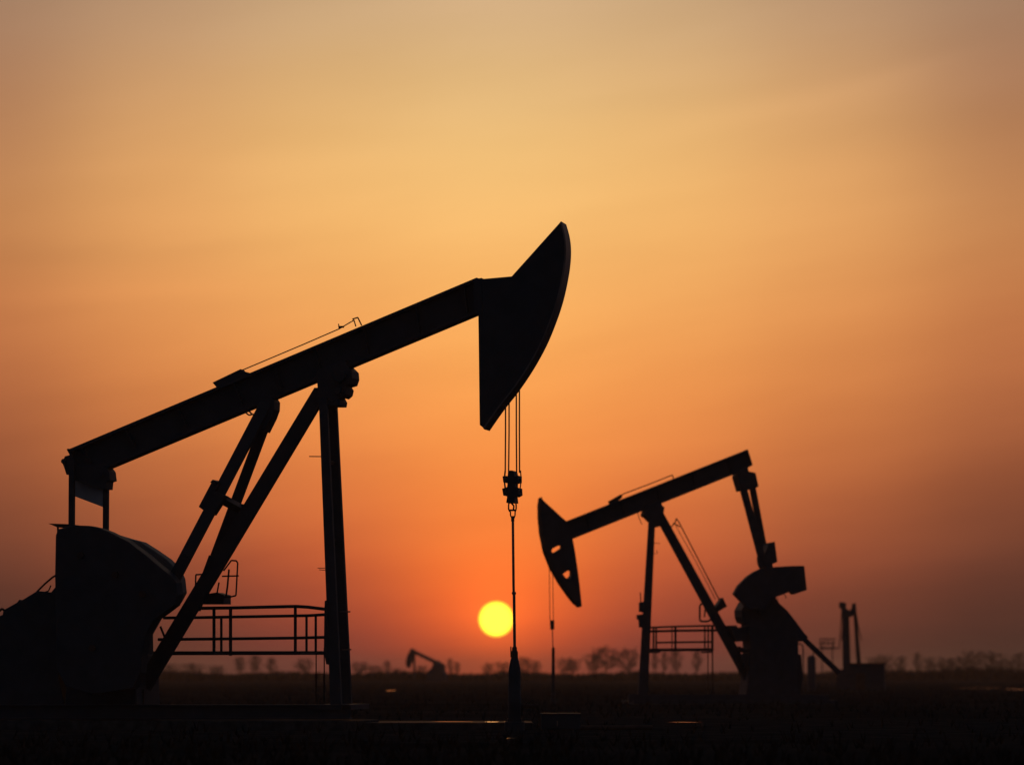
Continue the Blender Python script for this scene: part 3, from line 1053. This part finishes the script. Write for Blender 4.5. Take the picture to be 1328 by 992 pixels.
D1 = 900
for row in (
    (222, 858, 18, D1, 'bare tree just left of the foot of the near pump jack rear leg'),
    (250, 858, 24, D1, 'low round bare tree below the left end of the near platform railing'),
    (281, 861, 18, D1, 'small bare tree under the two left posts of the near platform railing'),
    (311, 850, 15, D1, 'narrow upright bare tree just right of the thick left railing post', True),
    (331, 848, 17, D1, 'tallest of the three narrow bare trees under the near platform, the middle one', True),
    (352, 851, 14, D1, 'narrow bare tree, right one of the three under the near platform', True),
    (395, 851, 20, D1, 'bare tree below the right end of the near platform railing by the ladder'),
    (467, 856, 22, D1, 'bushy bare tree just right of the near pump jack front legs'),
    (487, 861, 16, D1, 'small faint bare tree halfway between the front legs and the tiny far pump jack'),
    (502, 855, 10, D1, 'narrow bare tree left of the tiny far pump jack', True),
    (514, 865, 12, D1, 'very low bush-like bare tree touching the tiny far pump jack head'),
    (547, 861, 14, D1, 'faint small bare tree under the beam of the tiny far pump jack'),
    (584, 852, 9, D1, 'slender pole-like bare tree just right of the tiny far pump jack', True),
    (593, 857, 8, D1, 'short slender bare tree, second to the right of the tiny far pump jack', True),
    (633, 857, 14, D1, 'faint low bare tree directly below the sun'),
    (652, 856, 16, D1, 'bare tree standing against the left side of the near wellhead'),
    (679, 849, 16, D1, 'bare tree close on the right side of the near wellhead'),
    (693, 853, 16, D1, 'bare tree between the two wellheads'),
    (733, 850, 18, D1, 'smaller bare tree just right of the slim blurred wellhead'),
    (744, 851, 16, D1, 'small bare tree right next to the wellhead tree, under the far horse head tip'),
    (769, 843, 18, D1, 'bare tree touching the left of the biggest bare crown', ),
    (786, 834, 32, D1, 'biggest wide-crowned bare tree on the horizon, left of the second pump jack'),
    (814, 837, 25, D1, 'tall bare tree just left of the second pump jack front leg'),
    (849, 842, 10, D1, 'narrow bare tree under the left end of the far platform railing', True),
    (862, 842, 10, D1, 'narrow bare tree second from the left under the far platform railing', True),
    (876, 839, 16, D1, 'thickest bare tree under the middle of the far platform railing', True),
    (904, 840, 12, D1, 'narrow bare tree under the right end of the far platform railing', True),
    (1134, 848, 16, D1, 'bare tree half hidden behind the low dark shed'),
    (1148, 846, 18, D1, 'bare tree just right of the low dark shed'),
    (1168, 848, 14, D1, 'rounded low bare tree, second to the right of the low dark shed'),
    (1190, 844, 11, D1, 'narrow pointed bare tree, alone between lower ones right of the shed', True),
    (1205, 849, 14, D1, 'small bare tree right beside the narrow pointed one'),
    (1226, 850, 22, D1, 'low spreading bare tree at the left edge of the wide clump'),
    (1242, 848, 24, D1, 'wide low bare tree in the clump left of the two tall rounded trees'),
    (1262, 840, 24, D1, 'left and taller of two rounded bare trees near the right picture edge'),
    (1288, 842, 27, D1, 'right and wider of two rounded bare trees near the right picture edge'),
    (1305, 853, 18, D1, 'low bare tree in the dip beside the last tree on the right'),
    (1323, 842, 20, D1, 'last bare tree, cut by the right picture edge'),
):
    tree(*row)

# scrub belt: countless small bushes, one object
rnd = random.Random(3)
b = MB()
for k in range(2600):
    y = rnd.uniform(560, 760)
    u = rnd.uniform(-60, 1390)
    x = (u - U0) / F * y
    boost = 1.0 + 0.45 * max(0, min(1, (u - 1000) / 200))
    h = rnd.uniform(0.9, 1.75) * boost * (0.85 + 0.3 * math.sin(u * 0.021) ** 2)
    wd = rnd.uniform(0.5, 1.6)
    n = 9
    for j in range(n):
        a = rnd.uniform(0, 6.28)
        r0 = rnd.uniform(0, 0.35) * wd
        tip = Vector((x + math.cos(a) * wd * rnd.uniform(0.2, 1), y + math.sin(a) * wd * rnd.uniform(0.2, 1), h * rnd.uniform(0.5, 1)))
        base = Vector((x + math.cos(a) * r0, y + math.sin(a) * r0, -0.05))
        s_ = Vector((math.cos(a + 1.2), math.sin(a + 1.2), 0)) * wd * 0.22
        mid = base.lerp(tip, 0.55)
        b.add([base, mid + s_, tip, mid - s_], [(0, 1, 2, 3)])
tag(b.build('scrub', M_SCRUB), 'low dark scrub along the horizon', kind='stuff')
# dry grass and weeds on the open ground
b = MB()
for k in range(9000):
    y = 40 + 420 * rnd.random() ** 1.6
    x = rnd.uniform(-0.15, 0.15) * y
    if abs(x + 1.5) < 12 and 60 < y < 90 and rnd.random() < 0.8:
        continue
    h = rnd.uniform(0.06, 0.24)
    for j in range(3):
        a = rnd.uniform(0, 6.28)
        tip = Vector((x + math.cos(a) * 0.12, y + math.sin(a) * 0.12, h))
        s_ = Vector((math.cos(a + 1.57), math.sin(a + 1.57), 0)) * 0.02
        b.add([Vector((x, y, -0.01)) - s_, Vector((x, y, -0.01)) + s_, tip], [(0, 1, 2)])
tag(b.build('dry_grass', M_SCRUB), 'short dry grass on the dark field', kind='stuff')

# ================================================================== HAZE
HAZE_D = 0.00018
HZ_FAR = 3100
hz = MB().box((0, (HZ_FAR - 80) / 2, 5.5), (5400, HZ_FAR + 80, 13.0)).build('haze', bpy.data.materials.new('haze_air'))
tag(hz, 'thin evening haze', kind='stuff')
hm = hz.data.materials[0]
hm.use_nodes = True
nt = hm.node_tree
for n in list(nt.nodes):
    if n.type != 'OUTPUT_MATERIAL':
        nt.nodes.remove(n)
pv = nt.nodes.new('ShaderNodeVolumePrincipled')
pv.inputs['Color'].default_value = (0.92, 0.80, 0.84, 1)
pv.inputs['Density'].default_value = HAZE_D
pv.inputs['Anisotropy'].default_value = 0.55
out = [n for n in nt.nodes if n.type == 'OUTPUT_MATERIAL'][0]
nt.links.new(pv.outputs['Volume'], out.inputs['Volume'])

# ================================================================== SUN AND SKY
sd = ray(643.5, 802.5).normalized()
SUN_AZ = math.atan2(sd.x, sd.y)
SUN_EL = math.asin(sd.z)
sun_d = bpy.data.lights.new('sun', 'SUN')
sun = bpy.data.objects.new('sun', sun_d)
COL.objects.link(sun)
sun.rotation_euler = sd.to_track_quat('Z', 'Y').to_euler()
sun_d.energy = 0.2
sun_d.angle = R(0.53)
sun_d.color = (1.0, 0.42, 0.12)

W = bpy.data.worlds.new('World')
S.world = W
W.use_nodes = True
nt = W.node_tree
nt.nodes.clear()
NL = nt.links


def nd(t, **kw):
    n = nt.nodes.new(t)
    for k, v in kw.items():
        setattr(n, k, v)
    return n


def val(x):
    return x


def math_(op, a, b_=None, c_=None, clamp=False):
    n = nd('ShaderNodeMath', operation=op, use_clamp=clamp)
    for i, x in enumerate((a, b_, c_)):
        if x is None:
            continue
        if isinstance(x, (int, float)):
            n.inputs[i].default_value = x
        else:
            NL.new(x, n.inputs[i])
    return n.outputs[0]


def mixc(f, a, b_, mode='MIX'):
    n = nd('ShaderNodeMix', data_type='RGBA', blend_type=mode)
    for s_, x in ((n.inputs[0], f), (n.inputs[6], a), (n.inputs[7], b_)):
        if isinstance(x, (int, float)):
            s_.default_value = x
        elif isinstance(x, tuple):
            s_.default_value = (*x, 1)
        else:
            NL.new(x, s_)
    return n.outputs[2]


def lin(c):
    return tuple((x / 255 / 12.92) if x <= 10 else ((x / 255 + 0.055) / 1.055) ** 2.4 for x in c)


tc = nd('ShaderNodeTexCoord')
vn = nd('ShaderNodeVectorMath', operation='NORMALIZE')
NL.new(tc.outputs['Generated'], vn.inputs[0])
sx_ = nd('ShaderNodeSeparateXYZ')
NL.new(vn.outputs[0], sx_.inputs[0])
X, Y, Z = sx_.outputs
DEG = 180 / math.pi
el = math_('MULTIPLY', math_('ARCSINE', Z), DEG)
az0 = math_('MULTIPLY', math_('ARCTAN2', X, Y), DEG)
az = math_('SUBTRACT', az0, SUN_AZ * DEG)
aaz = math_('ABSOLUTE', az)

# wavy, slanting streaks of thin cloud displace the bands a little
cmb = nd('ShaderNodeCombineXYZ')
NL.new(math_('MULTIPLY', az, 0.16), cmb.inputs[0])
NL.new(math_('ADD', math_('MULTIPLY', el, 0.9), math_('MULTIPLY', az, -0.13)), cmb.inputs[1])
cn = nd('ShaderNodeTexNoise')
cn.inputs['Scale'].default_value = 1.0
cn.inputs['Detail'].default_value = 4
cn.inputs['Roughness'].default_value = 0.5
NL.new(cmb.outputs[0], cn.inputs['Vector'])
streak = math_('SUBTRACT', cn.outputs['Fac'], 0.5)

ELMIN, ELMAX = -1.0, 11.0
el_w = math_('ADD', el, math_('MULTIPLY', streak, 0.5))
tfac = math_('DIVIDE', math_('SUBTRACT', el_w, ELMIN), ELMAX - ELMIN, clamp=True)


def v2el(v):
    return (PITCH + math.atan((V0 - v) / F)) * DEG


ROWS = (0, 100, 200, 300, 400, 500, 600, 700, 750, 800, 840, 868)
TAB = {
    0.0: [(213, 176, 134), (229, 187, 128), (243, 194, 122), (253, 193, 115), (254, 180, 98), (254, 165, 84), (253, 148, 70), (252, 128, 54), (252, 117, 46), (243, 99, 43), (195, 74, 42), (140, 54, 40)],
    2.6: [(201, 166, 126), (222, 177, 120), (238, 185, 115), (243, 181, 106), (245, 170, 95), (243, 153, 80), (233, 132, 68), (208, 100, 56), (180, 82, 52), (150, 68, 50), (122, 58, 50), (100, 50, 48)],
    5.2: [(184, 147, 114), (206, 157, 109), (224, 165, 104), (231, 164, 98), (227, 149, 85), (217, 133, 73), (194, 109, 62), (157, 82, 53), (134, 70, 48), (110, 59, 44), (88, 50, 40), (72, 43, 36)],
    7.8: [(161, 126, 100), (171, 123, 91), (181, 125, 84), (197, 133, 82), (192, 117, 70), (177, 103, 64), (148, 82, 53), (112, 63, 46), (92, 53, 41), (74, 45, 37), (59, 39, 34), (47, 33, 31)],
}
SKY_BOOST = {840: 1.0, 868: 1.0}


def ramp(cols):
    r = nd('ShaderNodeValToRGB')
    cr = r.color_ramp
    cr.interpolation = 'B_SPLINE'
    st = [((v2el(v) - ELMIN) / (ELMAX - ELMIN), lin(c)) for v, c in zip(ROWS, cols)]
    st = sorted(st)
    st = [(0.0, st[0][1])] + st + [(1.0, st[-1][1])]
    while len(cr.elements) < len(st):
        cr.elements.new(0.5)
    for e_, (p, c) in zip(cr.elements, st):
        e_.position = p
    for e_, (p, c) in zip(cr.elements, st):
        e_.color = (*c, 1)
    NL.new(tfac, r.inputs['Fac'])
    return r.outputs['Color']


SIG = 1.75
acc = None
wsum = None
for a_deg, cols in TAB.items():
    w1 = math_('EXPONENT', math_('MULTIPLY', math_('POWER', math_('DIVIDE', math_('SUBTRACT', math_('MINIMUM', aaz, 9.0), a_deg), SIG), 2.0), -1.0))
    if a_deg > 0:
        w2 = math_('EXPONENT', math_('MULTIPLY', math_('POWER', math_('DIVIDE', math_('ADD', math_('MINIMUM', aaz, 9.0), a_deg), SIG), 2.0), -1.0))
        w1 = math_('ADD', w1, w2)
    sc_ = nd('ShaderNodeVectorMath', operation='SCALE')
    NL.new(ramp(cols), sc_.inputs[0])
    NL.new(w1, sc_.inputs['Scale'])
    if acc is None:
        acc, wsum = sc_.outputs[0], w1
    else:
        ad = nd('ShaderNodeVectorMath', operation='ADD')
        NL.new(acc, ad.inputs[0])
        NL.new(sc_.outputs[0], ad.inputs[1])
        acc = ad.outputs[0]
        wsum = math_('ADD', wsum, w1)
nrm = nd('ShaderNodeVectorMath', operation='SCALE')
NL.new(acc, nrm.inputs[0])
NL.new(math_('DIVIDE', 1.0, wsum), nrm.inputs['Scale'])
near_sky = nrm.outputs[0]
# faint brightness of the streaks
amp = math_('ADD', 1.0, math_('MULTIPLY', streak, 0.18))


def cloud(u, v, slope, wpx, lpx, a):
    """a long thin veil of cloud at a direction in the sky, drawn out and feathered"""
    k = DEG / F
    a0, e0 = math.atan((u - U0) / F) * DEG - SUN_AZ * DEG, v2el(v)
    da = math_('SUBTRACT', az, a0)
    de = math_('ADD', math_('SUBTRACT', math_('SUBTRACT', el, e0), math_('MULTIPLY', da, slope)), math_('MULTIPLY', streak, 0.35))
    g1 = math_('POWER', math_('DIVIDE', de, wpx * k), 2.0)
    g2 = math_('POWER', math_('DIVIDE', da, lpx * k), 2.0)
    return math_('MULTIPLY', math_('EXPONENT', math_('MULTIPLY', math_('ADD', g1, g2), -1.0)), a)


for c_ in ((1070, 132, 0.17, 18, 190, 0.05), (1150, 172, 0.16, 24, 200, -0.035), (1190, 96, 0.24, 11, 90, 0.04),
           (810, 128, 0.06, 20, 170, -0.035), (90, 335, 0.04, 18, 210, -0.06), (160, 382, 0.05, 14, 220, 0.05),
           (330, 215, 0.03, 16, 300, 0.03), (1000, 230, 0.08, 26, 300, 0.02)):
    amp = math_('ADD', amp, cloud(*c_))
sk = nd('ShaderNodeVectorMath', operation='SCALE')
NL.new(near_sky, sk.inputs[0])
NL.new(amp, sk.inputs['Scale'])
near_sky = sk.outputs[0]

# rest of the dome: dusk sky
nish = nd('ShaderNodeTexSky', sky_type='NISHITA')
nish.sun_disc = False
nish.sun_elevation = SUN_EL
nish.sun_rotation = SUN_AZ
nish.dust_density = 4.0
nish.air_density = 1.5
ns = nd('ShaderNodeVectorMath', operation='SCALE')
NL.new(nish.outputs['Color'], ns.inputs[0])
ns.inputs['Scale'].default_value = 0.004
db = nd('ShaderNodeVectorMath', operation='ADD')
NL.new(ns.outputs[0], db.inputs[0])
db.inputs[1].default_value = (0.026, 0.033, 0.050)
dome = db.outputs[0]
ss1 = nd('ShaderNodeMapRange', interpolation_type='SMOOTHSTEP')
NL.new(aaz, ss1.inputs['Value'])
ss1.inputs['From Min'].default_value = 8.0
ss1.inputs['From Max'].default_value = 32.0
ss2 = nd('ShaderNodeMapRange', interpolation_type='SMOOTHSTEP')
NL.new(el, ss2.inputs['Value'])
ss2.inputs['From Min'].default_value = 10.4
ss2.inputs['From Max'].default_value = 26.0
out_f = math_('MAXIMUM', ss1.outputs[0], ss2.outputs[0])
sky = mixc(out_f, near_sky, dome)

# sun disc with aureole
dp = nd('ShaderNodeVectorMath', operation='DOT_PRODUCT')
NL.new(vn.outputs[0], dp.inputs[0])
dp.inputs[1].default_value = sd
ang = math_('MULTIPLY', math_('ARCCOSINE', math_('MINIMUM', dp.outputs['Value'], 1.0)), DEG)
SR = 22.7 / F * DEG
glow = math_('EXPONENT', math_('MULTIPLY', math_('DIVIDE', ang, 0.62), -1.0))
gl = nd('ShaderNodeVectorMath', operation='SCALE')
gl.inputs[0].default_value = (0.62, 0.10, 0.008)
NL.new(glow, gl.inputs['Scale'])
ad = nd('ShaderNodeVectorMath', operation='ADD')
NL.new(sky, ad.inputs[0])
NL.new(gl.outputs[0], ad.inputs[1])
sky = ad.outputs[0]
dm = nd('ShaderNodeMapRange', interpolation_type='SMOOTHSTEP')
NL.new(ang, dm.inputs['Value'])
dm.inputs['From Min'].default_value = SR * 1.04
dm.inputs['From Max'].default_value = SR * 0.96
lb = nd('ShaderNodeMapRange', interpolation_type='SMOOTHSTEP')
NL.new(ang, lb.inputs['Value'])
lb.inputs['From Min'].default_value = SR * 0.72
lb.inputs['From Max'].default_value = SR * 1.0
sky = mixc(dm.outputs[0], sky, mixc(lb.outputs[0], (2.6, 2.1, 0.11), (1.7, 1.05, 0.06)))
bg = nd('ShaderNodeBackground')
NL.new(sky, bg.inputs['Color'])
bg.inputs['Strength'].default_value = 1.0
wo = nd('ShaderNodeOutputWorld')
NL.new(bg.outputs[0], wo.inputs['Surface'])
W.cycles.sampling_method = 'MANUAL'
W.cycles.sample_map_resolution = 2048
